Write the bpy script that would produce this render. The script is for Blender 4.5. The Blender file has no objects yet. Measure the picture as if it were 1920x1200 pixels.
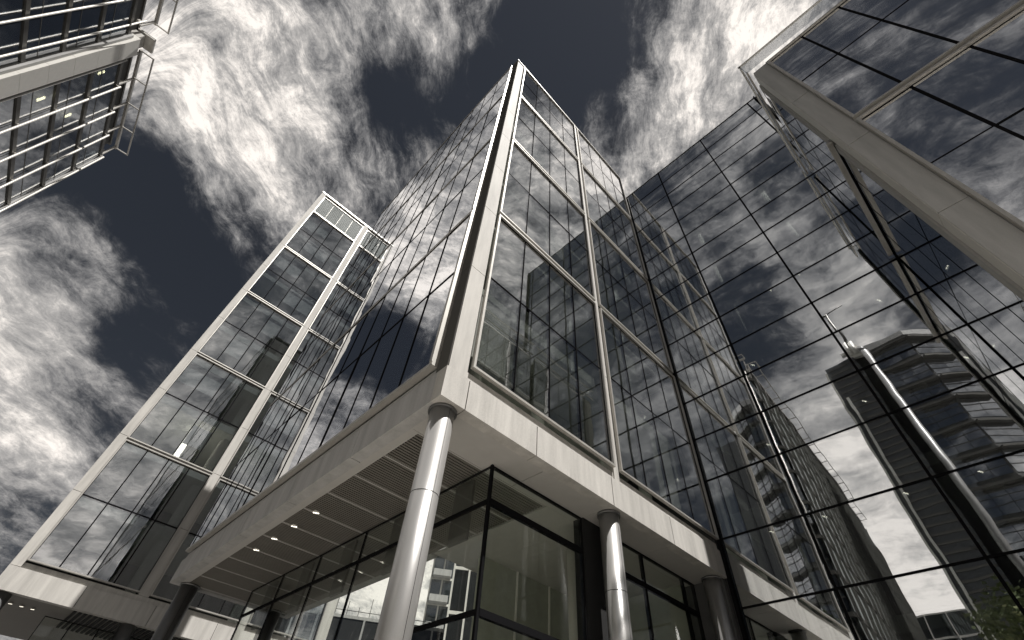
import bpy, bmesh, math, random
from mathutils import Vector, Matrix
R = math.radians
rnd = random.Random(7)
scene = bpy.context.scene
col = scene.collection
ZO = 8.0            # height of the first-floor fascia above the ground; all z below are measured from it

# ------------------------------------------------------------------ camera
cam = bpy.data.objects.new("camera", bpy.data.cameras.new("camera")); col.objects.link(cam)
MR = ((0.70360947, 0.70790102, 0.06172411), (-0.49855434, 0.55368867, -0.66698757), (-0.50633712, 0.43852595, 0.74250772))
rot = Matrix(((MR[0][0], -MR[1][0], -MR[2][0]), (MR[0][1], -MR[1][1], -MR[2][1]), (MR[0][2], -MR[1][2], -MR[2][2])))
cam.matrix_world = Matrix.Translation((6.672, -3.952, -6.314 + ZO)) @ rot.to_4x4()
cam.data.sensor_width = 36
cam.data.lens = 864.486 / 1920 * 36
cam.data.shift_y = 30 / 1920
cam.data.clip_start = 0.05
cam.data.clip_end = 3000
scene.camera = cam

# ------------------------------------------------------------------ sun and sky
SUN_EL, SUN_AZ = R(64), math.atan2(0.117, 1.0)
sun_dir = Vector((math.cos(SUN_EL) * math.cos(SUN_AZ), math.cos(SUN_EL) * math.sin(SUN_AZ), math.sin(SUN_EL)))
sl = bpy.data.lights.new("sun", "SUN"); sl.energy = 4.7; sl.angle = R(0.5); sl.color = (1.0, 0.97, 0.93)
so = bpy.data.objects.new("sun", sl); col.objects.link(so)
so.rotation_euler = sun_dir.to_track_quat('Z', 'Y').to_euler()

world = bpy.data.worlds.new("World"); scene.world = world
world.use_nodes = True
nt = world.node_tree; nt.nodes.clear()
def N(t, **k):
    n = nt.nodes.new(t)
    for a, b in k.items(): setattr(n, a, b)
    return n
def lk(a, b): nt.links.new(a, b)
def val(x, sock):
    if hasattr(x, 'node'): lk(x, sock)
    else: sock.default_value = x
def math_(op, a, b=0.0, c=None, clamp=False):
    n = N('ShaderNodeMath', operation=op, use_clamp=clamp); val(a, n.inputs[0]); val(b, n.inputs[1])
    if c is not None: val(c, n.inputs[2])
    return n.outputs[0]
def vmath(op, a, b):
    n = N('ShaderNodeVectorMath', operation=op); val(a, n.inputs[0]); val(b, n.inputs[1])
    return n.outputs['Value'] if op == 'DOT_PRODUCT' else n.outputs[0]
tc = N('ShaderNodeTexCoord'); D = tc.outputs['Generated']
D = vmath('NORMALIZE', D, (0, 0, 0))
sep = N('ShaderNodeSeparateXYZ'); lk(D, sep.inputs[0])
den = math_('ADD', math_('MAXIMUM', sep.outputs[2], 0.0), 0.28)
comb = N('ShaderNodeCombineXYZ'); lk(math_('DIVIDE', sep.outputs[0], den), comb.inputs[0]); lk(math_('DIVIDE', sep.outputs[1], den), comb.inputs[1])
P = comb.outputs[0]      # flat cloud layer, seen in perspective
def noise(vec, sc, det, rough, dist=0.0, lac=2.0):
    n = N('ShaderNodeTexNoise'); lk(vec, n.inputs['Vector'])
    n.inputs['Scale'].default_value = sc; n.inputs['Detail'].default_value = det
    n.inputs['Roughness'].default_value = rough; n.inputs['Distortion'].default_value = dist; n.inputs['Lacunarity'].default_value = lac
    return n
wn = noise(P, 2.2, 4, 0.6)
wv = vmath('MULTIPLY', vmath('SUBTRACT', wn.outputs['Color'], (0.5, 0.5, 0.5)), (0.20, 0.20, 0.20))
Pw = vmath('ADD', P, wv)
Dw = vmath('ADD', D, vmath('MULTIPLY', vmath('SUBTRACT', wn.outputs['Color'], (0.5, 0.5, 0.5)), (0.34, 0.34, 0.25)))
Dw = vmath('NORMALIZE', Dw, (0, 0, 0))
def streaks(ang, sx, sy):
    m_ = N('ShaderNodeMapping', vector_type='TEXTURE'); lk(Pw, m_.inputs[0]); m_.inputs['Rotation'].default_value = (0, 0, R(ang)); m_.inputs['Scale'].default_value = (sx, sy, 1); return m_.outputs[0]
side = N('ShaderNodeMapRange', interpolation_type='SMOOTHSTEP'); lk(sep.outputs[1], side.inputs[0]); side.inputs[1].default_value = -0.28; side.inputs[2].default_value = -0.50
mxv = N('ShaderNodeMix', data_type='VECTOR'); lk(side.outputs[0], mxv.inputs[0]); lk(streaks(125, 1.7, 0.62), mxv.inputs[4]); lk(streaks(-8, 2.6, 0.7), mxv.inputs[5])
MPO = mxv.outputs[1]
f1 = noise(Pw, 3.0, 10, 0.66, 0.0).outputs['Fac']
f2 = noise(MPO, 4.2, 10, 0.66, 0.15).outputs['Fac']
f3 = noise(Pw, 11.0, 10, 0.75, 0.1).outputs['Fac']
# cloud banks and clear gaps by compass direction: (x, y, z, angular radius, amount)
BANKS = [(-0.453,-0.268,0.851,15,.20),(-0.352,-0.187,0.917,10,.25),(-0.248,-0.075,0.966,9,.4),(-0.169,0.041,0.985,5,.35),(-0.593,-0.247,0.766,8,.35),
 (-0.643,-0.073,0.762,10,.4),(-0.536,-0.008,0.844,8,.4),(-0.547,-0.166,0.821,8,.3),(-0.285,-0.022,0.958,5,.3),(-0.785,-0.288,0.548,8,.45),
 (-0.855,-0.159,0.494,9,.35),(-0.923,-0.111,0.369,14,.3),(-0.868,-0.211,0.45,10,.4),(0.079,0.279,0.957,8,.4),(0.178,0.368,0.913,10,.45),
 (-0.054,0.359,0.932,7,.35),(-0.136,0.385,0.913,5,.35),(0.049,0.401,0.915,6,.3),(-0.388,-0.034,0.921,8,-.75),(-0.783,-0.159,0.601,9,-.7),
 (-0.686,-0.246,0.685,6,-.7),(-0.803,-0.059,0.594,8,-.6),(-0.248,0.104,0.963,6,-.5),(-0.132,0.159,0.978,9,-.6),(-0.724,-0.262,0.639,6,-.5),
 (-0.032,0.175,0.984,7,-.4),(-0.041,-0.681,0.731,6,.45),(0.055,-0.762,0.646,8,.55),(-0.077,-0.5,0.862,8,.3),(0.035,-0.526,0.85,8,.2),
 (-0.088,-0.869,0.487,13,.45),(-0.096,-0.721,0.686,5,-.5),(0.079,-0.647,0.758,7,-.4),(-0.08,-0.623,0.778,5,-.3),(-0.129,-0.91,0.393,11,.6),(-0.1,-0.97,0.22,10,.6),
 (-0.355,-0.15,0.923,6,.25),(-0.525,-0.243,0.815,7,.3),(-0.628,-0.257,0.734,6,.35),(0.342,0.327,0.881,8,.3),(0.464,0.392,0.794,6,.25),
 (0.225,0.216,0.95,6,.15),(0.228,-0.518,0.825,9,.12),(0.254,-0.633,0.731,9,.15),(0.301,-0.505,0.809,8,-.2),(0.93,-0.019,0.368,22,.6),
 (0.953,0.029,0.301,8,.2),(-0.849,0.431,0.304,14,.65),(-0.755,0.544,0.366,12,.6)]
acc = 0.0
for x, y, z, r, a in BANKS:
    L_ = math.sqrt(x*x + y*y + z*z)
    dp = vmath('DOT_PRODUCT', Dw, (x/L_, y/L_, z/L_))
    k = 1.0 / (1.0 - math.cos(R(r)))          # exp(-(1-dp)*k)
    e = math_('EXPONENT', math_('MULTIPLY', math_('SUBTRACT', dp, 1.0), k))
    acc = math_('MULTIPLY_ADD', e, a, acc)
dens = math_('ADD', math_('ADD', math_('MULTIPLY', f1, 1.15), math_('MULTIPLY', f2, 1.3)), math_('MULTIPLY', acc, 0.62))
dens = math_('ADD', dens, math_('MULTIPLY', math_('SUBTRACT', f3, 0.5), 0.5))
dens = math_('SUBTRACT', dens, 1.05)
cov = N('ShaderNodeMapRange', interpolation_type='SMOOTHSTEP'); lk(dens, cov.inputs[0])
cov.inputs[1].default_value = -0.03; cov.inputs[2].default_value = 0.40
f4 = noise(MPO, 11.0, 10, 0.78, 0.2).outputs['Fac']
am = N('ShaderNodeMapRange'); lk(sep.outputs[2], am.inputs[0]); am.inputs[1].default_value = 0.50; am.inputs[2].default_value = 0.88; am.inputs[3].default_value = 0.55; am.inputs[4].default_value = 1.15
AM = math_('MULTIPLY', am.outputs[0], math_('MULTIPLY_ADD', side.outputs[0], -0.45, 1.0))
bright = math_('ADD', math_('MULTIPLY_ADD', dens, 0.95, 0.10), math_('MULTIPLY', math_('MULTIPLY', math_('SUBTRACT', f3, 0.5), 1.1), AM))
bright = math_('ADD', bright, math_('MULTIPLY', math_('MULTIPLY', math_('SUBTRACT', f4, 0.5), 1.6), AM))
ramp = N('ShaderNodeValToRGB'); lk(bright, ramp.inputs[0])
cr = ramp.color_ramp
cr.elements[0].position = 0.0; cr.elements[0].color = (0.022, 0.023, 0.027, 1)
cr.elements[1].position = 0.96; cr.elements[1].color = (0.82, 0.765, 0.71, 1)
for p_, c_ in ((0.20, (0.072, 0.073, 0.078, 1)), (0.42, (0.185, 0.182, 0.183, 1)), (0.66, (0.37, 0.355, 0.342, 1))):
    e_ = cr.elements.new(p_); e_.color = c_
sky = N('ShaderNodeTexSky', sky_type='NISHITA'); sky.sun_disc = False
sky.sun_elevation = SUN_EL; sky.sun_rotation = math.pi / 2 - SUN_AZ
sky.air_density = 1.0; sky.dust_density = 0.6
hs = N('ShaderNodeHueSaturation'); lk(sky.outputs[0], hs.inputs['Color'])
hs.inputs['Saturation'].default_value = 0.55; hs.inputs['Value'].default_value = 0.105   # deep polarised blue
mixs = N('ShaderNodeMixRGB'); lk(cov.outputs[0], mixs.inputs[0]); lk(hs.outputs[0], mixs.inputs[1])
sc10 = N('ShaderNodeMixRGB', blend_type='MULTIPLY'); sc10.inputs[0].default_value = 1; sc10.inputs[2].default_value = (10, 10, 10, 1)
lk(ramp.outputs[0], sc10.inputs[1]); lk(sc10.outputs[0], mixs.inputs[2])
bg = N('ShaderNodeBackground'); lk(mixs.outputs[0], bg.inputs[0]); bg.inputs[1].default_value = 0.10
wo = N('ShaderNodeOutputWorld'); lk(bg.outputs[0], wo.inputs[0])

scene.view_settings.view_transform = 'Standard'; scene.view_settings.look = 'None'
scene.view_settings.exposure = 0.42; scene.view_settings.gamma = 1.0
cy = scene.cycles
cy.max_bounces = 10; cy.diffuse_bounces = 3; cy.glossy_bounces = 6; cy.transmission_bounces = 4; cy.transparent_max_bounces = 24
cy.caustics_reflective = False; cy.caustics_refractive = False; cy.sample_clamp_indirect = 6.0

# ------------------------------------------------------------------ materials
def new_mat(name):
    m = bpy.data.materials.new(name); m.use_nodes = True
    t = m.node_tree; t.nodes.clear()
    o = t.nodes.new('ShaderNodeOutputMaterial')
    return m, t, o
def solid(name, c, rough=0.6, metal=0.0, vary=0.12, scale=3.0, bump=0.0, streak=False, spec=0.5, fine=60.0):
    m, t, o = new_mat(name)
    b = t.nodes.new('ShaderNodeBsdfPrincipled'); t.links.new(b.outputs[0], o.inputs[0])
    b.inputs['Roughness'].default_value = rough; b.inputs['Metallic'].default_value = metal
    b.inputs['Specular IOR Level'].default_value = spec
    tcn = t.nodes.new('ShaderNodeTexCoord'); mpn = t.nodes.new('ShaderNodeMapping'); t.links.new(tcn.outputs['Object'], mpn.inputs[0])
    if streak: mpn.inputs['Scale'].default_value = (1, 1, 0.12)
    n1 = t.nodes.new('ShaderNodeTexNoise'); n1.inputs['Scale'].default_value = scale; n1.inputs['Detail'].default_value = 7; n1.inputs['Roughness'].default_value = 0.65
    t.links.new(mpn.outputs[0], n1.inputs['Vector'])
    n2 = t.nodes.new('ShaderNodeTexNoise'); n2.inputs['Scale'].default_value = fine; n2.inputs['Detail'].default_value = 3
    t.links.new(tcn.outputs['Object'], n2.inputs['Vector'])
    ad = t.nodes.new('ShaderNodeMath'); ad.operation = 'MULTIPLY_ADD'; t.links.new(n2.outputs['Fac'], ad.inputs[0]); ad.inputs[1].default_value = 0.5
    t.links.new(n1.outputs['Fac'], ad.inputs[2])
    mr = t.nodes.new('ShaderNodeMapRange'); t.links.new(ad.outputs[0], mr.inputs[0])
    mr.inputs[1].default_value = 0.45; mr.inputs[2].default_value = 1.05; mr.inputs[3].default_value = 1 - vary; mr.inputs[4].default_value = 1 + vary
    mu = t.nodes.new('ShaderNodeMixRGB'); mu.blend_type = 'MULTIPLY'; mu.inputs[0].default_value = 1; mu.inputs[1].default_value = (*c, 1)
    t.links.new(mr.outputs[0], mu.inputs[2]); t.links.new(mu.outputs[0], b.inputs['Base Color'])
    if bump:
        bp = t.nodes.new('ShaderNodeBump'); bp.inputs['Distance'].default_value = bump; t.links.new(n2.outputs['Fac'], bp.inputs['Height']); t.links.new(bp.outputs[0], b.inputs['Normal'])
    return m
def glass(name, refl=0.45, tint=(0.42, 0.47, 0.45), rc=(0.94, 0.95, 0.97), wob=0.0008, wscale=0.55, power=1.0):
    """coated facade glass: part mirror, part tinted view through, more mirror at grazing angles"""
    m, t, o = new_mat(name)
    gl = t.nodes.new('ShaderNodeBsdfGlossy'); gl.inputs['Roughness'].default_value = 0.0; gl.inputs['Color'].default_value = (*rc, 1)
    tr = t.nodes.new('ShaderNodeBsdfTransparent'); tr.inputs['Color'].default_value = (*tint, 1)
    mx = t.nodes.new('ShaderNodeMixShader')
    lw = t.nodes.new('ShaderNodeLayerWeight'); lw.inputs['Blend'].default_value = 0.5
    pw = t.nodes.new('ShaderNodeMath'); pw.operation = 'POWER'; t.links.new(lw.outputs['Facing'], pw.inputs[0]); pw.inputs[1].default_value = 2.2 * power
    mr = t.nodes.new('ShaderNodeMapRange'); t.links.new(pw.outputs[0], mr.inputs[0]); mr.inputs[3].default_value = refl; mr.inputs[4].default_value = 0.97
    t.links.new(mr.outputs[0], mx.inputs[0]); t.links.new(tr.outputs[0], mx.inputs[1]); t.links.new(gl.outputs[0], mx.inputs[2])
    t.links.new(mx.outputs[0], o.inputs[0])
    if wob:
        tcn = t.nodes.new('ShaderNodeTexCoord')
        n1 = t.nodes.new('ShaderNodeTexNoise'); n1.inputs['Scale'].default_value = wscale; n1.inputs['Detail'].default_value = 1.5
        t.links.new(tcn.outputs['Object'], n1.inputs['Vector'])
        bp = t.nodes.new('ShaderNodeBump'); bp.inputs['Distance'].default_value = wob * 8; bp.inputs['Strength'].default_value = 0.6
        t.links.new(n1.outputs['Fac'], bp.inputs['Height']); t.links.new(bp.outputs[0], gl.inputs['Normal'])
    return m
def emit(name, c, s):
    m, t, o = new_mat(name)
    e = t.nodes.new('ShaderNodeEmission'); e.inputs[0].default_value = (*c, 1); e.inputs[1].default_value = s; t.links.new(e.outputs[0], o.inputs[0]); return m
def matte(name, c):
    m, t, o = new_mat(name)
    b = t.nodes.new('ShaderNodeBsdfDiffuse'); b.inputs[0].default_value = (*c, 1); t.links.new(b.outputs[0], o.inputs[0])
    return m
M = dict(
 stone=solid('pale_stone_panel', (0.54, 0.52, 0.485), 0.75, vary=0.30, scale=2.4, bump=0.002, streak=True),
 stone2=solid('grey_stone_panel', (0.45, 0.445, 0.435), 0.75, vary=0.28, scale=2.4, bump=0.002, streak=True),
 shadestone=matte('pillar_shade_tone', (0.12, 0.117, 0.11)),
 soffit=solid('soffit_panel', (0.50, 0.485, 0.46), 0.6, vary=0.06),
 trim=solid('bright_metal_trim', (0.52, 0.50, 0.465), 0.42, 0.45, vary=0.14),
 dtrim=matte('black_gasket', (0.012, 0.012, 0.013)),
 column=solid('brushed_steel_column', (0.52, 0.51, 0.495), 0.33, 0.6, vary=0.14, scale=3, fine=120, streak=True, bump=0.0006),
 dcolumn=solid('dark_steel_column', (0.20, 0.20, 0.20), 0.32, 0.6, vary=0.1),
 grille=solid('grille_slat', (0.23, 0.215, 0.19), 0.5, 0.3, vary=0.1),
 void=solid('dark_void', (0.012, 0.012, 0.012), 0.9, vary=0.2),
 inner=solid('interior_wall', (0.40, 0.41, 0.35), 0.8, vary=0.15),
 innerd=solid('interior_dark_wall', (0.10, 0.10, 0.098), 0.8, vary=0.2),
 ceil=solid('interior_ceiling', (0.74, 0.75, 0.69), 0.8, vary=0.05),
 slab=solid('floor_slab_edge', (0.40, 0.41, 0.36), 0.8, vary=0.1),
 blind=solid('white_blind', (0.85, 0.84, 0.80), 0.7, vary=0.15, scale=8),
 louvre=solid('green_grey_louvre', (0.13, 0.155, 0.145), 0.6, 0.0, vary=0.2),
 louvre2=solid('grey_pipe', (0.27, 0.265, 0.26), 0.4, 0.2, vary=0.2),
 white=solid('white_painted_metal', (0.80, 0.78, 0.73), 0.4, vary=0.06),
 pale=solid('painted_sky_reflection', (0.52, 0.55, 0.53), 0.12, vary=0.25, scale=0.5),  # bright sky mirrored in the panes, put into one solid pale colour
 gC=glass('blue_band_glass', 0.42, (0.6, 0.64, 0.68)),
 brick=solid('dark_grey_brick', (0.10, 0.104, 0.112), 0.8, vary=0.3, scale=4),
 bandm=solid('grey_metal_band', (0.13, 0.125, 0.115), 0.4, 0.5, vary=0.2),
 paving=solid('stone_paving', (0.38, 0.36, 0.33), 0.8, vary=0.15, scale=0.6, bump=0.004),
 ground=solid('asphalt_ground', (0.16, 0.155, 0.15), 0.9, vary=0.2, scale=0.3),
 bark=solid('bark', (0.09, 0.07, 0.05), 0.9, vary=0.3, scale=12, bump=0.01),
 leaf=solid('leaf', (0.10, 0.125, 0.055), 0.55, vary=0.45, scale=4),
 leaf2=solid('pale_leaf', (0.22, 0.24, 0.12), 0.55, vary=0.35, scale=4),
 lamp=emit('downlight', (1.0, 0.93, 0.78), 3.0),
 lampy=emit('warm_lamp', (1.0, 0.85, 0.5), 6.0),
 gL=glass('mirror_glass_left', 0.76, (0.60, 0.63, 0.64)),
 gR=glass('clear_coated_glass', 0.30, (0.90, 0.92, 0.90)),
 gW=glass('curtain_wall_glass', 0.56, (0.86, 0.89, 0.87), rc=(0.97, 0.98, 1.0)),
 gT=glass('tower_glass', 0.34, (0.86, 0.89, 0.90)),
 gN=glass('right_building_glass', 0.76, (0.45, 0.47, 0.5)),
 gB=glass('tinted_band_glass', 0.20, (0.62, 0.66, 0.68)),
 glob=glass('lobby_glass', 0.035, (0.955, 0.975, 0.95), power=2.2, wob=0.0006),
 gbal=glass('balustrade_glass', 0.10, (0.93, 0.94, 0.94), wob=0),
)

# ------------------------------------------------------------------ mesh helpers
class MB:
    def __init__(self): self.v = []; self.f = []; self.sm = []
    def hexa(self, p):
        b = len(self.v); self.v += [tuple(q) for q in p]
        for f in ((0,3,2,1),(4,5,6,7),(0,1,5,4),(1,2,6,5),(2,3,7,6),(3,0,4,7)): self.f.append(tuple(b+i for i in f)); self.sm.append(False)
    def box(self, x0, x1, y0, y1, z0, z1):
        z0 += ZO; z1 += ZO
        self.hexa([(x0,y0,z0),(x1,y0,z0),(x1,y1,z0),(x0,y1,z0),(x0,y0,z1),(x1,y0,z1),(x1,y1,z1),(x0,y1,z1)])
    def tube(self, a, b, r0, r1=None, n=12, caps=True):
        a = Vector(a) + Vector((0,0,ZO)); b = Vector(b) + Vector((0,0,ZO)); r1 = r0 if r1 is None else r1
        d = (b-a).normalized(); u = d.orthogonal().normalized(); w = d.cross(u); s = len(self.v)
        for c, r in ((a, r0), (b, r1)):
            for i in range(n):
                t = 2*math.pi*i/n; self.v.append(tuple(c + r*(math.cos(t)*u + math.sin(t)*w)))
        for i in range(n):
            j = (i+1) % n; self.f.append((s+i, s+j, s+n+j, s+n+i)); self.sm.append(n > 6)
        if caps:
            self.f.append(tuple(s+n-1-i for i in range(n))); self.f.append(tuple(s+n+i for i in range(n))); self.sm += [False, False]
    def build(self, name, m, parent=None, **kw):
        me = bpy.data.meshes.new(name); me.from_pydata(self.v, [], self.f); me.materials.append(m)
        me.polygons.foreach_set('use_smooth', self.sm)
        bm = bmesh.new(); bm.from_mesh(me); bmesh.ops.recalc_face_normals(bm, faces=bm.faces); bm.to_mesh(me); bm.free()
        o = bpy.data.objects.new(name, me); col.objects.link(o)
        if parent is not None: put(o, parent)
        for k, v in kw.items(): o[k] = v
        return o
def world_of(o):
    m = Matrix.Translation(o.location)
    return m if o.parent is None else world_of(o.parent) @ m
def put(o, parent):
    """parent o and move its mesh so that it stays where it was built"""
    o.parent = parent
    off = world_of(parent).translation
    if o.type == 'MESH' and off.length > 1e-9: o.data.transform(Matrix.Translation(-off))
def thing(name, label, cat, loc, group=None):
    o = bpy.data.objects.new(name, None); col.objects.link(o); o.location = loc; o.empty_display_size = 0.5
    o['label'] = label; o['category'] = cat
    if group: o['group'] = group
    return o
class Face:
    """a vertical facade plane: s runs along it, d outward, z up"""
    def __init__(self, o, e, n): self.o = Vector((o[0], o[1])); self.e = Vector(e).normalized(); self.n = Vector(n).normalized()
    def pt(self, s, d, z): p = self.o + self.e*s + self.n*d; return (p.x, p.y, z + ZO)
    def box(self, mb, s0, s1, d0, d1, z0, z1):
        q = self.pt
        mb.hexa([q(s0,d0,z0), q(s1,d0,z0), q(s1,d1,z0), q(s0,d1,z0), q(s0,d0,z1), q(s1,d0,z1), q(s1,d1,z1), q(s0,d1,z1)])
    def pane(self, mb, s0, s1, d, z0, z1, th=0.02, tilt=0.0020):
        q = self.pt; a = rnd.uniform(-tilt, tilt)*(s1-s0); b = rnd.uniform(-tilt, tilt)*(z1-z0)
        mb.hexa([q(s0,d-th,z0), q(s1,d-th+a,z0), q(s1,d+a,z0), q(s0,d,z0), q(s0,d-th+b,z1), q(s1,d-th+a+b,z1), q(s1,d+a+b,z1), q(s0,d+b,z1)])
def window(fc, parent, ss, zs, gm, d=0.0, frame=0.10, proud=0.14, mull=0.045, mproud=0.012, edge=0.03, fm=None, trans=None, name='window', mm=None, deep=0.09, tilt=0.0020):
    """one glazed cassette: panes, dark glazing bars, and a projecting metal frame"""
    mb = MB(); s0, s1 = ss[0], ss[-1]; z0, z1 = zs[0], zs[-1]; g = 0.008
    for i in range(len(ss)-1):
        for j in range(len(zs)-1): fc.pane(mb, ss[i]+g, ss[i+1]-g, d, zs[j]+g, zs[j+1]-g, tilt=tilt)
    w = mb.build(name, gm, parent)
    mb = MB(); h = mull/2
    for s in ss[1:-1]: fc.box(mb, s-h, s+h, d-deep, d+mproud, z0, z1)
    hz = (trans if trans is not None else mull)/2
    for z in zs[1:-1]:
        for i in range(len(ss)-1):
            a = ss[i] + (h if i else 0); b = ss[i+1] - (h if i < len(ss)-2 else 0)
            fc.box(mb, a, b, d-deep, d+mproud, z-hz, z+hz)
    k = edge
    fc.box(mb, s0, s0+k, d-deep, d+mproud, z0+k, z1-k); fc.box(mb, s1-k, s1, d-deep, d+mproud, z0+k, z1-k)
    fc.box(mb, s0, s1, d-deep, d+mproud, z0, z0+k); fc.box(mb, s0, s1, d-deep, d+mproud, z1-k, z1)
    mb.build('glazing_bar', mm or M['dtrim'], w)
    if frame:
        mb = MB()
        fc.box(mb, s0-frame, s0, d-0.02, d+proud, z0, z1); fc.box(mb, s1, s1+frame, d-0.02, d+proud, z0, z1)
        fc.box(mb, s0-frame, s1+frame, d-0.02, d+proud, z0-frame, z0); fc.box(mb, s0-frame, s1+frame, d-0.02, d+proud, z1, z1+frame)
        mb.build('window_frame', fm or M['trim'], w)
    return w
def panels(fc, mb, s_edges, z_edges, d0, d1, gap=0.013, lining=False):
    for i in range(len(s_edges)-1):
        for j in range(len(z_edges)-1):
            fc.box(mb, s_edges[i]+gap, s_edges[i+1]-gap, d0, d1, z_edges[j]+gap, z_edges[j+1]-gap)
    if lining: fc.box(mb, s_edges[0]+gap+0.005, s_edges[-1]-gap-0.005, d0+0.003, d1-0.015, z_edges[0]+gap+0.005, z_edges[-1]-gap-0.005)
def rng(a, b, step):
    n = max(1, round(abs(b-a)/step)); return [a + (b-a)*i/n for i in range(n+1)]

# ------------------------------------------------------------------ ground
mb = MB(); mb.box(-600, 600, -600, 600, -8.6, -8.0)
g = mb.build('ground', M['ground']); g['kind'] = 'structure'
mb = MB(); mb.box(-17, 34, -14, 12.0, -8.0+0.004, -7.98)
g = mb.build('pavement', M['paving']); g['kind'] = 'structure'

ROWS = [1.25, 9.12, 16.85, 24.5, 31.7]     # window rows of the main block
# ================================================================== MAIN BUILDING
main = thing('office_building', 'glass office block whose sharp white corner pillar rises over a colonnade, centre', 'building', (0, 0, 0))
FR = Face((0, 0), (0, 1), (1, 0)); FL = Face((0, 0), (-1, 0), (0, -1))
# corner pillar: pale stone on the right side, left side's shade painted dark
pj = [0.92] + rng(1.25, 31.95, 3.84)[1:]
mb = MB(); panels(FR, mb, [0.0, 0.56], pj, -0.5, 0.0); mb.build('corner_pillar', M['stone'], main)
mb = MB(); panels(FL, mb, [0.012, 0.47], pj, 0.0, 0.015, lining=False); mb.build('pillar_shade_sheet', M['shadestone'], main)
# fascia
mb = MB(); panels(FR, mb, [-0.073, 0.62, 2.9, 5.95, 8.9, 11.98], [0.0, 0.9], -0.3, 0.06)
FR.box(mb, 0.56, 12.0, -0.25, -0.02, 0.9, 1.15)
mb.build('fascia', M['stone'], main)
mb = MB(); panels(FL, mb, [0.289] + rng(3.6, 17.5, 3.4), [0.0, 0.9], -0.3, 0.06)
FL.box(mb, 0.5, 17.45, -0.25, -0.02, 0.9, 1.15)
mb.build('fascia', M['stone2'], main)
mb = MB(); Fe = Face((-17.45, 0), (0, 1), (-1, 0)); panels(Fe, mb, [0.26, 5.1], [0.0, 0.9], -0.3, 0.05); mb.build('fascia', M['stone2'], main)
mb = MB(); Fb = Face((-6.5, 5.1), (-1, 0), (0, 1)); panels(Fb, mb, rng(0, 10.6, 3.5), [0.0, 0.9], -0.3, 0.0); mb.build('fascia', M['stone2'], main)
# mullion pillar of the right side
mb = MB(); panels(FR, mb, [6.17, 6.43], [0.92] + rng(1.25, 31.6, 3.84)[1:], -0.3, 0.02); mb.build('pillar', M['stone'], main)
# floor slabs, ceilings and cores inside
mb = MB()
for k in range(8):
    z = 1.2 + 3.84*k
    mb.box(-6.0, -0.35, 0.35, 11.8, z-0.45, z); mb.box(-17.2, -6.0, 0.35, 4.7, z-0.45, z)
mb.build('floor_slab', M['ceil'], main)
mb = MB(); mb.box(-5.6, -4.6, 3.0, 11.6, 1.25, 31.6); mb.build('core_wall', M['innerd'], main)
mb = MB(); mb.box(-17.0, -6.2, 3.4, 3.7, 1.25, 31.6); mb.build('core_wall', M['innerd'], main)
mb = MB(); mb.box(-6.5, -0.05, 11.85, 12.05, -8, 31.6); mb.build('party_wall', M['innerd'], main)
mb = MB(); mb.box(-6.5, -6.3, 4.95, 12, 0.9, 31.6); mb.box(-17.4, -6.5, 4.95, 5.1, 0.9, 31.6); mb.box(-17.45, -17.3, 0.1, 4.95, 0.9, 31.6); mb.build('rear_wall', M['stone2'], main)
mb = MB()
for y in (1.9, 4.6, 8.2, 10.6): mb.tube((-1.6, y, 1.25), (-1.6, y, 31.5), 0.22, n=16)
mb.build('inner_column', M['ceil'], main)
mb = MB()
for (y, k, h) in ((0.75, 0, 2.6), (9.3, 0, 2.8), (10.7, 0, 1.9), (7.9, 1, 1.2), (3.45, 2, 1.4), (0.75, 4, 1.0), (2.1, 4, 1.6), (6.6, 5, 1.3), (9.3, 3, 1.0)):
    z = 1.25 + 3.84*(k+1) - 0.46
    mb = MB(); mb.box(-0.30, -0.27, y, y+1.2, z-h, z); mb.build('window_blind', M['blind'], main)
# glazing, right side
for b0, b1 in ((0.68, 6.09), (6.51, 12.00)):
    for k in range(4):
        z0, z1 = ROWS[k] + (0.10 if k == 0 else 0.17), ROWS[k+1] - 0.17
        mid = [ROWS[k] + 3.95] if k < 3 else [ROWS[k] + 3.7]
        window(FR, main, rng(b0, b1, 1.34), [z0] + mid + [z1], M['gR'], d=0.03, frame=0.055 if b0 > 1 else 0.07, proud=0.09, mull=0.04)
# glazing, left side: three cassettes in every row
mb_b = MB()
for k in range(4):
    z0, z1 = ROWS[k] + 0.06, ROWS[k+1] - 0.10
    mid = ROWS[k] + 4.02 if k < 3 else ROWS[k] + 3.7
    for a, b in ((0.60, 6.05), (6.10, 11.70), (11.75, 17.35)):
        window(FL, main, rng(a, b, 1.38), [z0, mid, z1], M['gL'], d=0.12, frame=0, mull=0.045, mproud=0.015, trans=0.05)
    FL.box(mb_b, 0.50, 17.4, -0.02, 0.155, z1, z1+(0.16 if k < 3 else 0.08))
    FL.box(mb_b, 0.50, 0.60, -0.02, 0.18, z0, z1)
FL.box(mb_b, 0.50, 17.4, -0.02, 0.16, ROWS[0]-0.04, ROWS[0]+0.06)
mb_b.build('window_frame', M['trim'], main)
# roof
mb = MB(); mb.box(-6.5, 0.06, -0.06, 12.0, 31.95, 32.05); mb.box(-17.5, -6.5, -0.06, 5.1, 31.95, 32.05); mb.build('roof', M['bandm'], main)
mb = MB(); FR.box(mb, 0.58, 11.95, -0.2, 0.05, 31.66, 31.93); mb.build('roof_fascia', M['bandm'], main)
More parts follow.
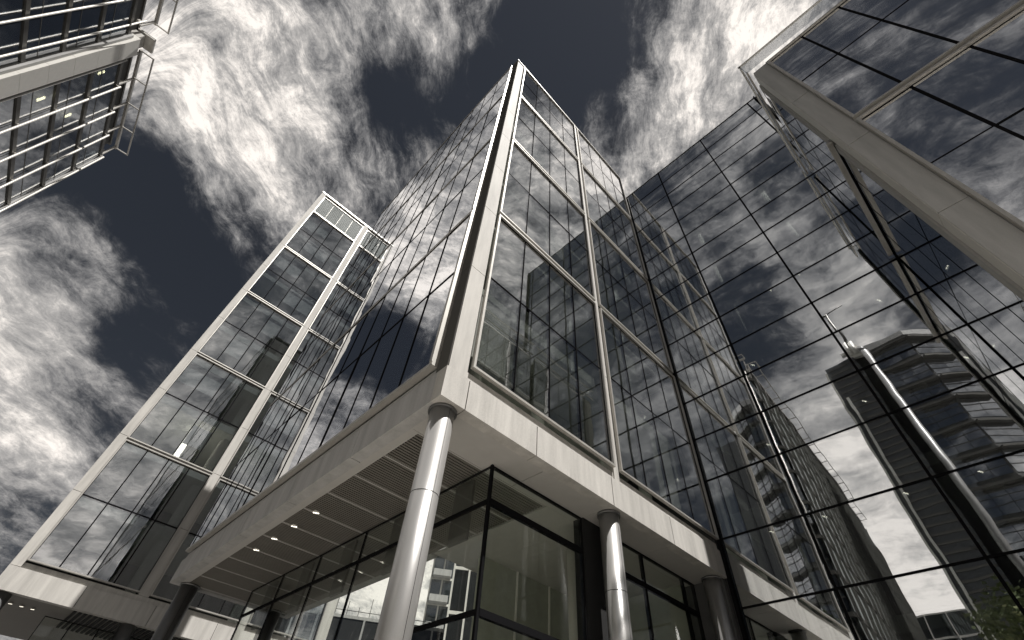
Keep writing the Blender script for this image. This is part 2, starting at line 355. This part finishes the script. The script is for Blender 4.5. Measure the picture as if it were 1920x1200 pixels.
# soffit: border strip, grille panels
mb = MB()
mb.box(-17.4, -1.40, 0.25, 0.47, 0.012, 0.06)
mb.box(-1.39, -0.25, 0.25, 3.49, 0.012, 0.06); mb.box(-1.39, -0.25, 3.516, 5.95, 0.012, 0.06); mb.box(-1.39, -0.25, 5.966, 8.9, 0.012, 0.06); mb.box(-1.39, -0.25, 8.916, 11.9, 0.012, 0.06)
mb.box(-6.4, -1.40, 4.86, 11.9, 0.012, 0.06)
x = -1.40
while x > -17:
    mb.box(x-0.055, x-0.005, 0.47, 4.8, 0.012, 0.06); x -= 1.405
mb.box(-17.4, -1.4, 0.25, 5.0, 0.30, 0.36)
mb.build('soffit', M['soffit'], main)
n_sl = 0
x = -1.455
while x > -16.5:
    mb = MB()
    for i in range(13):
        xx = x - 0.03 - i*0.1035
        mb.box(xx-0.055, xx, 0.48, 4.79, 0.02, 0.07)
    mb.build('soffit_grille', M['grille'], main)
    x -= 1.405
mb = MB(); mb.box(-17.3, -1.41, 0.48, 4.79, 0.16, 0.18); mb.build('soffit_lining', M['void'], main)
def downlight(x, y, z, parent, m='lamp', r=0.035):
    mb = MB(); mb.tube((x, y, z), (x, y, z+0.05), 0.10, n=16)
    f = mb.build('downlight', M['white'], parent)
    mb = MB()
    for a in (-0.055, 0.0, 0.055): mb.tube((x+a*0.6, y+a, z-0.006), (x+a*0.6, y+a, z-0.001), r*0.7, n=10)
    mb.build('lamp_bulb', M[m], f)
for x, y in ((-7.0, 0.85), (-8.4, 0.85), (-9.8, 0.85), (-11.2, 0.85), (-3.6, 3.6), (-7.8, 3.6), (-9.2, 3.6), (-10.6, 3.6), (-14.0, 3.6)): downlight(x, y, 0.0, main)
# columns
def column(x, y, ztop, zbot, r, m, parent):
    mb = MB(); mb.tube((x, y, zbot), (x, y, ztop-0.05), r, n=48)
    mb.tube((x, y, zbot), (x, y, zbot+0.03), r+0.03, n=48)
    c = mb.build('column', m, parent)
    mb = MB(); mb.tube((x, y, ztop-0.055), (x, y, ztop+0.011), r+0.05, n=48); mb.build('column_cap', M['dcolumn'], c)
    mb = MB()
    for z in (-2.0, -5.0): mb.tube((x, y, z-0.006), (x, y, z+0.006), r+0.002, n=48)
    mb.box(x+r-0.004, x+r+0.0025, y-0.0035, y+0.0035, zbot+0.05, ztop-0.06)
    mb.build('joint_ring', M['dtrim'], c)
for x, y in ((-0.36, 0.34), (-0.36, 6.25), (-0.36, 11.72)): column(x, y, 0.0, -7.98, 0.27, M['column'], main)
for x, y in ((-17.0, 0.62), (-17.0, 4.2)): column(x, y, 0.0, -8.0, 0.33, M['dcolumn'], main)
# lobby
FLb = Face((-1.05, 2.49), (-1, 0), (0, -1)); FRb = Face((-1.05, 2.49), (0, 1), (1, 0))
ZT = [-7.98, -6.2, -3.25, -0.92, 0.0]
for i in range(5):
    a = 0.03 + 2.84*i
    window(FLb, main, [a, a+1.42, a+2.84] if i in () else [a, a+2.84], ZT, M['glob'], frame=0, mull=0.05, trans=0.09, name='lobby_window', deep=0.06, edge=0.012)
window(FRb, main, [0.03, 3.42], ZT, M['glob'], frame=0, mull=0.06, trans=0.14, name='lobby_window', deep=0.10)
window(FRb, main, [4.25, 6.3, 8.6, 9.3], ZT, M['glob'], frame=0, mull=0.06, trans=0.14, name='lobby_window', deep=0.10)
mb = MB(); mb.box(-1.35, -1.0, 5.93, 6.72, -7.98, 0.01); mb.build('lobby_pier', M['void'], main)
mb = MB(); mb.box(-1.09, -1.02, 2.46, 2.52, -7.98, 0.011); mb.build('corner_post', M['dtrim'], main)
mb = MB(); mb.box(-5.4, -5.2, 5.95, 11.8, -7.98, 0.2); mb.box(-5.2, -1.4, 11.6, 11.8, -7.98, 0.2); mb.build('lobby_wall', M['inner'], main)
mb = MB()
for y in (7.4, 9.4): mb.tube((-2.6, y, -7.98), (-2.6, y, 0.0), 0.2, n=24)
mb.build('inner_column', M['white'], main)
mb = MB()
for a, b in ((-5.18, -5.12),):
    for y in (7.5, 9.1, 10.7): mb.box(a, b, y, y+0.05, -7.9, 0)
mb.build('wall_joint', M['white'], main)
# two partition walls that hang below the ceiling inside the lobby and show as dark squares
mb = MB()
for i in range(5): mb.box(-2.6-2.84*i, -1.9-2.84*i, 2.62, 2.70, -1.55, 0.0)
mb.build('ceiling_baffle', M['bandm'], main)

# ================================================================== LEFT TOWER
tow = thing('office_tower', 'tall narrow glass tower with white stone frame and seven window rows, lower left', 'building', (-28.8, -5.33, 0))
FT = Face((-28.8, -5.33), (0, 1), (1, 0)); FTs = Face((-28.8, -5.33), (-1, 0), (0, -1))
TR = [2.02, 9.62, 17.5, 25.35, 33.1, 40.75, 44.3]
mb = MB()
zj = rng(2.0, 45.0, 3.9)
panels(FT, mb, [0.0, 0.50], [1.76] + zj[1:], -0.5, 0.0); mb.build('edge_pillar', M['stone'], tow)
for a, b in ((5.96, 6.52), (11.85, 12.35), (17.0, 17.8)):
    mb = MB(); panels(FT, mb, [a, b], zj, -0.4, 0.0); mb.build('pillar', M['stone'], tow)
mb = MB(); panels(FT, mb, rng(0, 17.8, 3.3), [0.66, 1.75], -0.4, 0.05); FT.box(mb, 0.5, 17.0, -0.3, -0.01, 1.75, 2.0); mb.build('fascia', M['stone'], tow)
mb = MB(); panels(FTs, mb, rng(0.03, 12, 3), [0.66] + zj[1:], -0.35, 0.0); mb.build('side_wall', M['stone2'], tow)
mb = MB(); FT.box(mb, -0.02, 17.8, -0.5, 0.04, 45.0, 45.22); mb.build('roof_edge', M['trim'], tow)
mb = MB(); mb.box(-40.8, -29.3, -5.3, 12.4, 44.8, 45.0); mb.build('roof', M['bandm'], tow)
mb = MB(); mb.box(-40.8, -36.5, -4.9, 12.4, 2.0, 44.8); mb.build('core_wall', M['innerd'], tow)
mb = MB()
for i in range(11):
    z = 2.0 + 3.88*i; mb.box(-36.5, -29.35, -4.9, 12.4, z-0.5, z)
mb.build('floor_slab', M['ceil'], tow)
mb = MB()
for y in (0.4, 6.6): mb.tube((-30.6, y, 2), (-30.6, y, 44.5), 0.3, n=16)
mb.build('inner_column', M['white'], tow)
PW = [0.58 + 1.325*i for i in range(5)]
for c, (s0, s1) in enumerate(((0.56, 5.90), (6.58, 11.79), (12.41, 16.94))):
    for k in range(5):
        z0, z1 = TR[k] + 0.14, TR[k+1] - 0.14
        window(FT, tow, rng(s0, s1, 1.34), [z0, (z0+z1)/2, z1], M['gT'], d=0.02, frame=0.07, proud=0.16, mull=0.07, trans=0.08)
    w = window(FT, tow, rng(s0, s1, 1.34), [TR[5]+0.14, TR[6]], M['louvre'], d=0.0, frame=0.06, proud=0.1, mm=M['trim'], name='louvre_panel')
    mb = MB()
    for i in range(14): FT.box(mb, s0+0.05, s1-0.05, 0.005, 0.03, TR[5]+0.3+0.23*i, TR[5]+0.40+0.23*i)
    mb.build('louvre_slat', M['louvre'], w)
mb = MB()
for k in range(1, 6):
    for s0, s1 in ((0.5, 5.96), (6.52, 11.85), (12.35, 17.0)): FT.box(mb, s0, s1, -0.05, 0.0, TR[k]-0.07, TR[k]+0.07)
mb.build('floor_band', M['stone2'], tow)
for s, z, h in ((1.9, 34.9, 1.7), (3.2, 34.9, 1.7), (2.0, 38.4, 1.9), (8.0, 35.0, 1.7), (9.3, 35, 1.7), (0.7, 30.5, 2.2), (2.0, 30.5, 2.2), (3.3, 27.0, 2.0), (4.6, 27.0, 2.0), (10.5, 26.0, 2.4), (0.62, 38.0, 2.3), (1.95, 19.0, 1.6), (3.3, 22.6, 1.9), (6.6, 30.6, 2.0), (7.9, 22.0, 2.4), (3.3, 11.0, 1.5), (0.62, 15.0, 1.8), (1.95, 15.0, 1.8)):
    mb = MB(); FT.box(mb, s, s+1.25, -0.35, -0.31, z, z+h); mb.build('window_blind', M['blind'], tow)
mb = MB(); FT.box(mb, 3.4, 3.75, -2.4, -2.1, 10.2, 13.3); mb.build('light_strip', M['lamp'], tow)
# underside of the tower
mb = MB(); mb.box(-40, -28.8, -5.2, 12.4, 0.70, 0.78); mb.build('soffit', M['grille'], tow)
mb = MB()
for i in range(60): mb.box(-34, -29.2, -1.6+0.25*i, -1.46+0.25*i, 0.64, 0.70)
mb.build('soffit_grille', M['void'], tow)
for x, y in ((-29.3, -4.75), (-29.3, 1.1), (-29.3, 7.2), (-29.3, 12.0)):
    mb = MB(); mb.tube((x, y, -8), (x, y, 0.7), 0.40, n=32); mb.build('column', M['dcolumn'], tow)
for y in (-4.2, -3.7, -3.2): downlight(-31, y, 0.63, tow, r=0.03)
FTb = Face((-31.5, -3.5), (0, 1), (1, 0))
for i in range(3):
    window(FTb, tow, rng(1.0+4.2*i, 5.0+4.2*i, 1.34), [-7.98, -4, -0.9, 0.6], M['glob'], frame=0, name='lobby_window')

# ================================================================== CURTAIN WALL BUILDING
cw = thing('curtain_wall_building', 'wide mirror glass wall with thin black gridlines between centre and right blocks', 'building', (5, 12.1, 0))
FW = Face((0, 12.1), (1, 0), (0, -1))
ZW = [-7.98, -6.9, -4.9, -2.9, -0.83, 1.36, 3.60, 5.50, 7.45, 9.34, 11.26, 13.18, 15.10, 17.0, 18.9, 20.78, 22.66, 24.56, 26.4, 28.2]
SW = [0.12, 2.94, 6.42, 9.90, 10.35]
for j in range(len(ZW)-1):
    w = MB()
    for i in range(len(SW)-1): FW.pane(w, SW[i]+0.01, SW[i+1]-0.01, -0.13, ZW[j]+0.01, ZW[j+1]-0.01, tilt=0.0016)
    w = w.build('window', M['gW'], cw)
    b = MB(); FW.box(b, SW[0], SW[-1], -0.17, -0.115, ZW[j]-0.032, ZW[j]+0.032); b.build('glazing_bar', M['dtrim'], w)
mb = MB()
for s in SW[1:-1]: FW.box(mb, s-0.04, s+0.04, -0.19, -0.11, -7.98, 28.2)
FW.box(mb, 10.35, 10.42, -0.4, 0.02, -7.98, 28.2); FW.box(mb, 0.012, 0.12, -0.2, 0.05, -7.98, 28.2); mb.build('mullion', M['dtrim'], cw)
mb = MB(); FW.box(mb, 0.0, 10.42, -0.3, -0.10, 28.2, 28.27); mb.build('roof_edge', M['dtrim'], cw)
mb = MB()
for z in (-1.6, 2.25, 6.1, 9.95, 13.8, 17.65, 21.5, 25.35): mb.box(0.6, 10.3, 12.55, 20, z-0.40, z)
mb.build('floor_slab', M['ceil'], cw)
mb = MB(); mb.box(0.0, 10.4, 20, 20.4, -8, 28.2); mb.box(-0.3, 0.0, 12.2, 20.4, -8, 28.2); mb.box(10.42, 10.6, 12.2, 20.4, -8, 28.2); mb.build('side_wall', M['innerd'], cw)
mb = MB(); mb.box(0.0, 10.4, 12.3, 20.4, 28.0, 28.19); mb.build('roof', M['bandm'], cw)
mb = MB()
for x in (3.4, 7.6): mb.tube((x, 14.4, -8), (x, 14.4, 28), 0.28, n=20)
mb.build('inner_column', M['ceil'], cw)
for x, y, z in ((1.4, 13.6, 1.78), (3.2, 13.6, 1.78), (5.6, 13.6, 1.78), (7.5, 13.6, 1.78), (9.0, 13.6, 1.78), (2.2, 14.6, 5.63), (6.0, 14.2, 5.63), (3.0, 14.2, 9.48), (6.6, 14.2, 13.33), (5.2, 14.2, 13.33), (8.4, 14.0, 9.48), (9.2, 14.0, 5.63)):
    downlight(x, y, z, cw)

# ================================================================== RIGHT BUILDING
rb = thing('stone_framed_building', 'pale stone framed block with large mirror windows and a glass roof balustrade, upper right', 'building', (9.55, 5.9, 0))
FN = Face((9.55, 5.9), (1, 0), (0, -1)); FS = Face((9.55, 5.9), (0, 1), (-1, 0))
zj = [-7.98] + rng(-4.6, 16.6, 3.86)
mb = MB(); panels(FN, mb, [0.0, 0.60], zj, -0.5, 0.0); mb.build('corner_pillar', M['stone2'], rb)
mb = MB(); panels(FS, mb, [0.02, 0.50], zj, -0.4, 0.0); mb.build('return_wall', M['white'], rb)  # white, not stone: sun thrown back by the glass is painted in
mb = MB()
for a, b in ((-7.98, 9.30), (9.78, 16.5)): FS.box(mb, 0.52, 0.86, -0.4, 0.05, a, b)
mb.build('return_fin', M['stone2'], rb)
NR = [-6.6, 1.20, 8.98, 16.62]
for k in range(3):
    z0, z1 = NR[k] + 0.16, NR[k+1] - 0.16
    for c in range(4):
        a = 0.68 + 5.7*c
        window(FN, rb, [a, a+1.30, a+2.70, a+4.10, a+5.44], [z0, z0 + 4.1, z1], M['gN'], d=0.03, frame=0.075, proud=0.10, mull=0.07, trans=0.05)
mb = MB()
for k in (0, 1, 2, 3): FN.box(mb, 0.6, 24, -0.3, -0.005, NR[k]-0.22, NR[k]+0.22)
for c in range(5): FN.box(mb, 0.6+5.7*c-(0.12 if c else 0), 0.6+5.7*c+0.06, -0.3, -0.008, -7.98, 16.6)
FN.box(mb, 0.6, 24, -0.3, -0.005, -7.98, -6.6)
mb.build('wall_frame', M['stone2'], rb)
# glass side facing the main block
for a, b in ((-7.9, 1.3), (1.36, 9.38), (9.72, 17.0)):
    window(FS, rb, [0.90, 2.2, 3.55, 4.9, 6.17], [a, (a+b)/2 + 0.05, b], M['gN'], d=-0.02, frame=0, mull=0.03, mproud=0.006, trans=0.03, name='window', tilt=0.0005)
mb = MB(); FS.box(mb, 0.5, 6.19, 0.04, 0.18, 9.48, 9.61); mb.build('tie_beam', M['trim'], rb)
mb = MB(); FS.box(mb, -0.16, 6.19, 0.11, 0.17, 17.94, 18.0); FS.box(mb, -0.10, 6.19, 0.08, 0.15, 17.02, 17.08); FN.box(mb, -0.20, 24, 0.10, 0.16, 17.94, 18.0); mb.build('roof_rail', M['trim'], rb)
mb = MB(); FN.pane(mb, -0.16, 3.0, 0.12, 16.9, 17.94, tilt=0)
for i in range(6): FN.pane(mb, 3.02+3.0*i, 6.0+3.0*i, 0.12, 16.9, 17.94, tilt=0)
FS.pane(mb, -0.12, 6.1, 0.13, 17.08, 17.92, tilt=0)
mb.build('balustrade', M['gbal'], rb)
mb = MB(); mb.box(9.60, 33.5, 5.95, 12.0, 16.6, 16.85); mb.build('roof', M['stone2'], rb)
mb = MB(); mb.box(10.4, 33.5, 8.4, 20, -8, 16.5); mb.build('core_wall', M['innerd'], rb)
mb = MB()
for k in range(6): z = -4.3+3.88*k; mb.box(9.95, 33.5, 6.4, 12, z-0.4, z)
mb.build('floor_slab', M['slab'], rb)

# ================================================================== FAR LEFT BUILDING WITH ROOF FRAME
e1 = Vector((-0.9976, 0.07)); n1 = Vector((0.07, 0.9976)); Kp = Vector((-5, -25.8))
bt = thing('banded_office_block', 'tall office block with stone pilaster and projecting ladder-like roof frame, top left corner', 'building', (-5, -25.8, 0))
F1 = Face(Kp, e1, n1); F2 = Face(Kp, -n1, -e1)
mb = MB(); F1.box(mb, 0.6, 32.9, -54.5, -0.6, -8, 41.0); mb.build('core_wall', M['innerd'], bt)
FLV = [38.8 - 3.62*i for i in range(13)]
mbs = MB()
for i in range(12):
    z1 = FLV[i]-0.22; z0 = FLV[i+1]+0.22
    for fc, s0, s1 in ((F1, 21.3, 33.1), (F1, 0.2, 18.9), (F2, 0.3, 54.8)):
        gmat = M['pale'] if fc is F2 else M['gB']
        mb = MB()
        step = 2.95
        for a, b in zip(rng(s0, s1, step)[:-1], rng(s0, s1, step)[1:]): fc.pane(mb, a+0.04, b-0.04, 0.0, z0, z1, tilt=0.002)
        w = mb.build('window_band', gmat, bt)
        if i < 6 or fc is F1:
            b = MB()
            for zz in (z0 + (z1-z0)*0.33, ): fc.box(b, s0, s1, -0.05, 0.015, zz-0.03, zz+0.03)
            b.build('glazing_bar', M['bandm'], w)
        s = MB(); fc.box(s, s0-0.1, s1+0.05, -0.3, 0.10, FLV[i]-0.24, FLV[i]+0.12); s.build('floor_band', M['bandm'], bt)
for i in range(5):                                   # vertical rods in front of the glass
    s = 21.4 + 2.93*i
    mb = MB(); mb.tube(tuple(Vector(F1.pt(s, 0.26, -8)) - Vector((0, 0, ZO))), tuple(Vector(F1.pt(s, 0.26, 38.9)) - Vector((0, 0, ZO))), 0.085, n=10)
    for z in FLV[:12]: F1.box(mb, s-0.05, s+0.05, 0.1, 0.25, z-0.1, z+0.05)
    mb.build('facade_rod', M['trim'], bt)
for i in range(8):
    s = 0.6 + 2.45*i
    mb = MB(); mb.tube(tuple(Vector(F1.pt(s, 0.26, -8)) - Vector((0, 0, ZO))), tuple(Vector(F1.pt(s, 0.26, 40.3)) - Vector((0, 0, ZO))), 0.075, n=10)
    mb.build('facade_rod', M['trim'], bt)
for i in range(19):
    s = 0.6 + 3.0*i
    mb = MB(); F2.box(mb, s-0.05, s+0.05, 0.02, 0.30, -8, 39.4); mb.build('facade_fin', M['bandm'], bt)
mb = MB()
panels(F1, mb, [19.15, 20.85], rng(-8, 39.6, 2.45), -0.6, 0.55); mb.build('pilaster', M['white'], bt)  # reflected sunlight on this shaded pilaster is painted in as white
mb = MB(); F1.box(mb, 18.9, 19.12, -0.3, 0.3, -8, 39.0); F1.box(mb, 20.9, 21.2, -0.5, 0.25, -8, 38.9); F1.box(mb, 33.1, 33.3, -1.0, 0.15, -8, 39.0); mb.build('pilaster_edge', M['stone2'], bt)
mb = MB(); F1.box(mb, 19.3, 20.7, -0.8, 0.9, 41.0, 41.25); F1.box(mb, 19.4, 20.6, -0.6, 0.2, 39.6, 40.9); mb.build('pilaster_head', M['stone'], bt)
def roof_ladder(fc, s0, s1, step, z):
    mb = MB()
    fc.box(mb, s0, s1, 1.00, 1.10, z-0.06, z+0.06); fc.box(mb, s0, s1, -0.15, 0.05, z-0.14, z+0.14)
    for s in rng(s0+0.06, s1-0.06, step): fc.box(mb, s-0.05, s+0.05, 0.05, 1.0, z-0.05, z+0.05)
    o = mb.build('roof_frame', M['trim'], bt)
    mb = MB()
    for s in rng(s0+0.3, s1-0.3, step):
        mb = MB(); fc.box(mb, s-0.14, s+0.14, -0.9, -0.10, z-1.9, z-1.6); fc.box(mb, s-0.06, s+0.06, -0.16, 0.02, z-2.2, z-0.15)
        mb.build('bracket', M['stone'], o)
roof_ladder(F1, 21.2, 33.4, 2.95, 41.3); roof_ladder(F2, 0.0, 54.9, 3.0, 41.3); roof_ladder(F1, 0.0, 18.8, 2.95, 42.5)
mb = MB(); F1.box(mb, 0.0, 33.2, -54.8, -0.5, 41.0, 41.25); mb.build('roof', M['bandm'], bt)
for s, z in ((23.2, 30.2), (26.1, 33.4), (22.6, 36.6)):
    mb = MB(); F1.box(mb, s, s+0.22, -0.35, -0.3, z, z+0.75); mb.build('ceiling_lamp', M['lampy'], bt)

# ================================================================== TALL DARK TOWER SEEN IN THE MIRROR GLASS
ct = thing('brick_tower', 'tall dark tower with a silver pipe up its front, mirrored at right', 'building', (8, -47, 0))
FC = Face((0, -47), (1, 0), (0, 1))
mb = MB(); FC.box(mb, 1.4, 6.0, -14, 0, -8, 51.6); mb.build('brick_wing', M['brick'], ct)
mb = MB()
for i in range(52): FC.box(mb, 1.7, 5.9, 0.0, 0.10, -6.5+1.12*i, -6.2+1.12*i)
mb.build('louvre', M['bandm'], ct)
mb = MB(); FC.box(mb, 1.15, 1.4, -2, 0.25, -8, 50.5); FC.box(mb, 1.9, 2.2, 0.1, 0.35, -8, 45.0); mb.build('edge_strip', M['white'], ct)
mb = MB(); FC.box(mb, 6.0, 7.6, -14, -0.7, -8, 53.4); mb.build('shaft', M['void'], ct)
mb = MB(); FC.box(mb, 7.6, 13.2, -14, -0.4, -8, 51.8); mb.build('front_wing', M['innerd'], ct)
Fch = Face((13.2, -47.4), (0.80, -0.60), (0.60, 0.80))
mb = MB(); Fch.box(mb, 0.0, 4.2, -8, 0.0, -8, 51.8); mb.build('angled_wing', M['innerd'], ct)
for i in range(14):
    z1 = 50.6 - 4.1*i; z0 = z1 - 2.9
    if z0 < -8: z0 = -7.9
    mb = MB()
    for a, b in zip(rng(7.7, 13.1, 1.8)[:-1], rng(7.7, 13.1, 1.8)[1:]): FC.pane(mb, a+0.03, b-0.03, -0.35, z0, z1, tilt=0.003)
    for a, b in zip(rng(0.1, 4.1, 2.0)[:-1], rng(0.1, 4.1, 2.0)[1:]): Fch.pane(mb, a+0.03, b-0.03, 0.05, z0, z1, tilt=0.003)
    w = mb.build('window_band', M['gC'], ct)
    mb = MB(); FC.box(mb, 7.6, 13.25, -0.4, 0.45, z1+0.1, z1+0.38); Fch.box(mb, -0.1, 4.2, 0.0, 0.85, z1+0.1, z1+0.38)
    for q in (0.35, 0.7): FC.box(mb, 7.7, 13.1, -0.34, -0.28, z0+(z1-z0)*q, z0+(z1-z0)*q+0.06); Fch.box(mb, 0.1, 4.1, 0.06, 0.12, z0+(z1-z0)*q, z0+(z1-z0)*q+0.06)
    mb.build('sun_shelf', M['bandm'], ct)
mb = MB(); FC.box(mb, 7.4, 13.3, -14, -0.1, 51.8, 52.9); Fch.box(mb, -0.1, 4.3, -8, 0.2, 51.8, 52.9); mb.build('parapet', M['stone2'], ct)
mb = MB(); mb.tube((7.7, -45.8, -8), (7.7, -45.8, 51.0), 0.44, n=24); mb.tube((7.7, -45.8, 51.0), (7.5, -46.6, 52.6), 0.44, 0.4, n=24); mb.build('vent_pipe', M['louvre2'], ct)
mb = MB()
for i in range(16): mb.box(8.35, 9.1, -46.7, -46.62, -7+3.6*i, -4.4+3.6*i)
mb.build('stair_window', M['gbal'], ct)
mb = MB(); mb.box(16.2, 21, -62, -51, -8, 48); mb.build('rear_wing', M['brick'], ct)
mb = MB(); mb.box(5.4, 7.4, -49.5, -47.2, 51.6, 54.0); mb.box(4.6, 5.4, -48.2, -47.4, 53.0, 53.5); mb.tube((6.8, -47.0, 52), (6.8, -47, 54.6), 0.35, n=12); mb.tube((6.0, -47.0, 52), (6.0, -47, 55.0), 0.28, n=12); mb.build('roof_plant', M['white'], ct)
cr_ = thing('roof_crane', 'thin jib crane standing on the dark tower roof beside its white plant', 'crane', (6.4, -48.3, 54.0+ZO))
mb = MB(); mb.tube((6.4, -48.3, 54.0), (6.5, -48.3, 63.5), 0.28, 0.2, n=8); mb.box(6.1, 6.7, -48.6, -48.0, 54.0, 54.5); mb.build('mast', M['bandm'], cr_)
mb = MB(); mb.tube((6.3, -48.3, 63.5), (9.4, -48.3, 63.9), 0.13, 0.07, n=8); mb.tube((6.5, -48.3, 63.5), (5.6, -48.3, 63.4), 0.2, n=8); mb.build('jib', M['bandm'], cr_)

# ================================================================== BUILDINGS GLIMPSED THROUGH THE LOBBY AND IN THE GLASS
def grid_block(name, label, x, y, ang, w, dpt, h, nb, nf, wallm, gm, barm, z0=-8.0):
    t = thing(name, label, 'building', (x, y, 0))
    e = Vector((math.cos(ang), math.sin(ang))); nn = Vector((e.y, -e.x)); f = Face((x, y), e, nn)
    mb = MB(); f.box(mb, 0, w, -dpt, -0.12, z0, z0+h); mb.build('wall', wallm, t)
    fh = h/nf; bw = w/nb
    for j in range(nf):
        for i in range(nb):
            mb = MB(); f.pane(mb, i*bw+0.12, (i+1)*bw-0.12, 0.0, z0+j*fh+0.25, z0+(j+1)*fh-0.15, tilt=0.003); mb.build('window', gm, t)
    mb = MB()
    for i in range(nb+1): f.box(mb, i*bw-0.09, i*bw+0.09, -0.12, 0.14, z0, z0+h)
    mb.build('mullion', barm, t)
    mb = MB()
    for j in range(nf+1): f.box(mb, 0, w, -0.12, 0.06, z0+j*fh-0.1, z0+j*fh+0.2)
    mb.build('floor_band', barm, t)
    return t, f
grid_block('glass_office', 'blue glass office with white grid seen through the lobby glass', -33.4, 25.9, R(53), 11, 7, 33, 7, 8, M['innerd'], M['gB'], M['white'])
bl, f = grid_block('balcony_tower', 'white tower with stacked balconies seen through the lobby', -55.4, 38.2, R(55), 3.4, 4, 46, 2, 13, M['white'], M['gB'], M['white'])
for j in range(13):
    mb = MB(); f.box(mb, 0.2, 2.9, 0.14, 1.5, -8+46/13*j, -8+46/13*j+0.9); mb.build('balcony', M['stone2'], bl)
cs, f = grid_block('unfinished_building', 'low unfinished building with scaffold poles on its roof, seen beneath the colonnade', -51, 15.5, R(59), 20, 9, 17.5, 8, 5, M['stone2'], M['void'], M['stone2'])
for i in range(16):
    mb = MB(); f.box(mb, 0.3+1.25*i, 0.36+1.25*i, -0.6, -0.54, 9.5, 10.6+rnd.uniform(0, 1.3)); mb.build('scaffold_pole', M['bandm'], cs)
mb = MB(); f.box(mb, 0, 20, -0.66, -0.61, 10.3, 10.36); mb.build('scaffold_rail', M['bandm'], cs)
grid_block('street_block', 'low pale glass block at the end of the street in the mirror glass', 14, -100, R(180), 40, 12, 37, 10, 9, M['stone2'], M['gB'], M['white'])
grid_block('pale_office', 'pale office block across the square with small windows, reflected low in the windows', 70, 34, R(-90), 60, 14, 24, 15, 6, M['stone'], M['gB'], M['stone2'])
grid_block('distant_office', 'stepped grey office block beyond the street end', -30, -150, R(180), 30, 20, 50, 8, 11, M['stone2'], M['gB'], M['stone2'])

# ================================================================== TREES
def tree(x, y, h, label, seed, n=2600):
    r = random.Random(seed)
    t = thing('street_tree', label, 'tree', (x, y, 0), 'young street trees on the pavement')
    mb = MB(); zt = -7.98
    mb.tube((x, y, zt), (x+0.1, y, zt+h*0.45), 0.14, 0.09, n=10)
    tips = []
    for i in range(9):
        a = i*2.4; z = zt + h*(0.3+0.05*i); L = h*0.26*(1-0.05*i)
        p = (x+0.1*min(1, i/4), y, z); q = (x+math.cos(a)*L, y+math.sin(a)*L, z+h*0.22)
        mb.tube(p, q, 0.05, 0.015, n=6); tips.append(q)
    mb.tube((x+0.1, y, zt+h*0.45), (x, y, zt+h*0.9), 0.09, 0.02, n=8)
    mb.build('trunk', M['bark'], t)
    for m_, cnt in ((M['leaf'], n), (M['leaf2'], n//2)):
        mb = MB(); cl = []
        for q in tips:
            for _ in range(5): cl.append((q[0]+r.gauss(0, h*0.08), q[1]+r.gauss(0, h*0.08), q[2]+r.gauss(0, h*0.08)))
        for _ in range(8): cl.append((x+r.gauss(0, h*0.06), y+r.gauss(0, h*0.06), zt+h*r.uniform(0.7, 0.95)))
        for _ in range(cnt):
            c = r.choice(cl); p = Vector((c[0]+r.gauss(0, h*0.04), c[1]+r.gauss(0, h*0.04), c[2]+r.gauss(0, h*0.035)+ZO))
            u = Vector((r.gauss(0,1), r.gauss(0,1), r.gauss(0,1))).normalized(); w = u.orthogonal().normalized(); s = r.uniform(0.009, 0.019)*h
            b = len(mb.v); mb.v += [tuple(p-u*s), tuple(p+w*s*0.5), tuple(p+u*s), tuple(p-w*s*0.5)]; mb.f.append((b, b+1, b+2, b+3)); mb.sm.append(False)
        me = bpy.data.meshes.new('crown'); me.from_pydata(mb.v, [], mb.f); me.materials.append(m_)
        o = bpy.data.objects.new('crown', me); col.objects.link(o); put(o, t)
tree(6.4, -21.0, 15.0, 'leafy green street tree whose crown is mirrored at the lower right', 3, 5000)
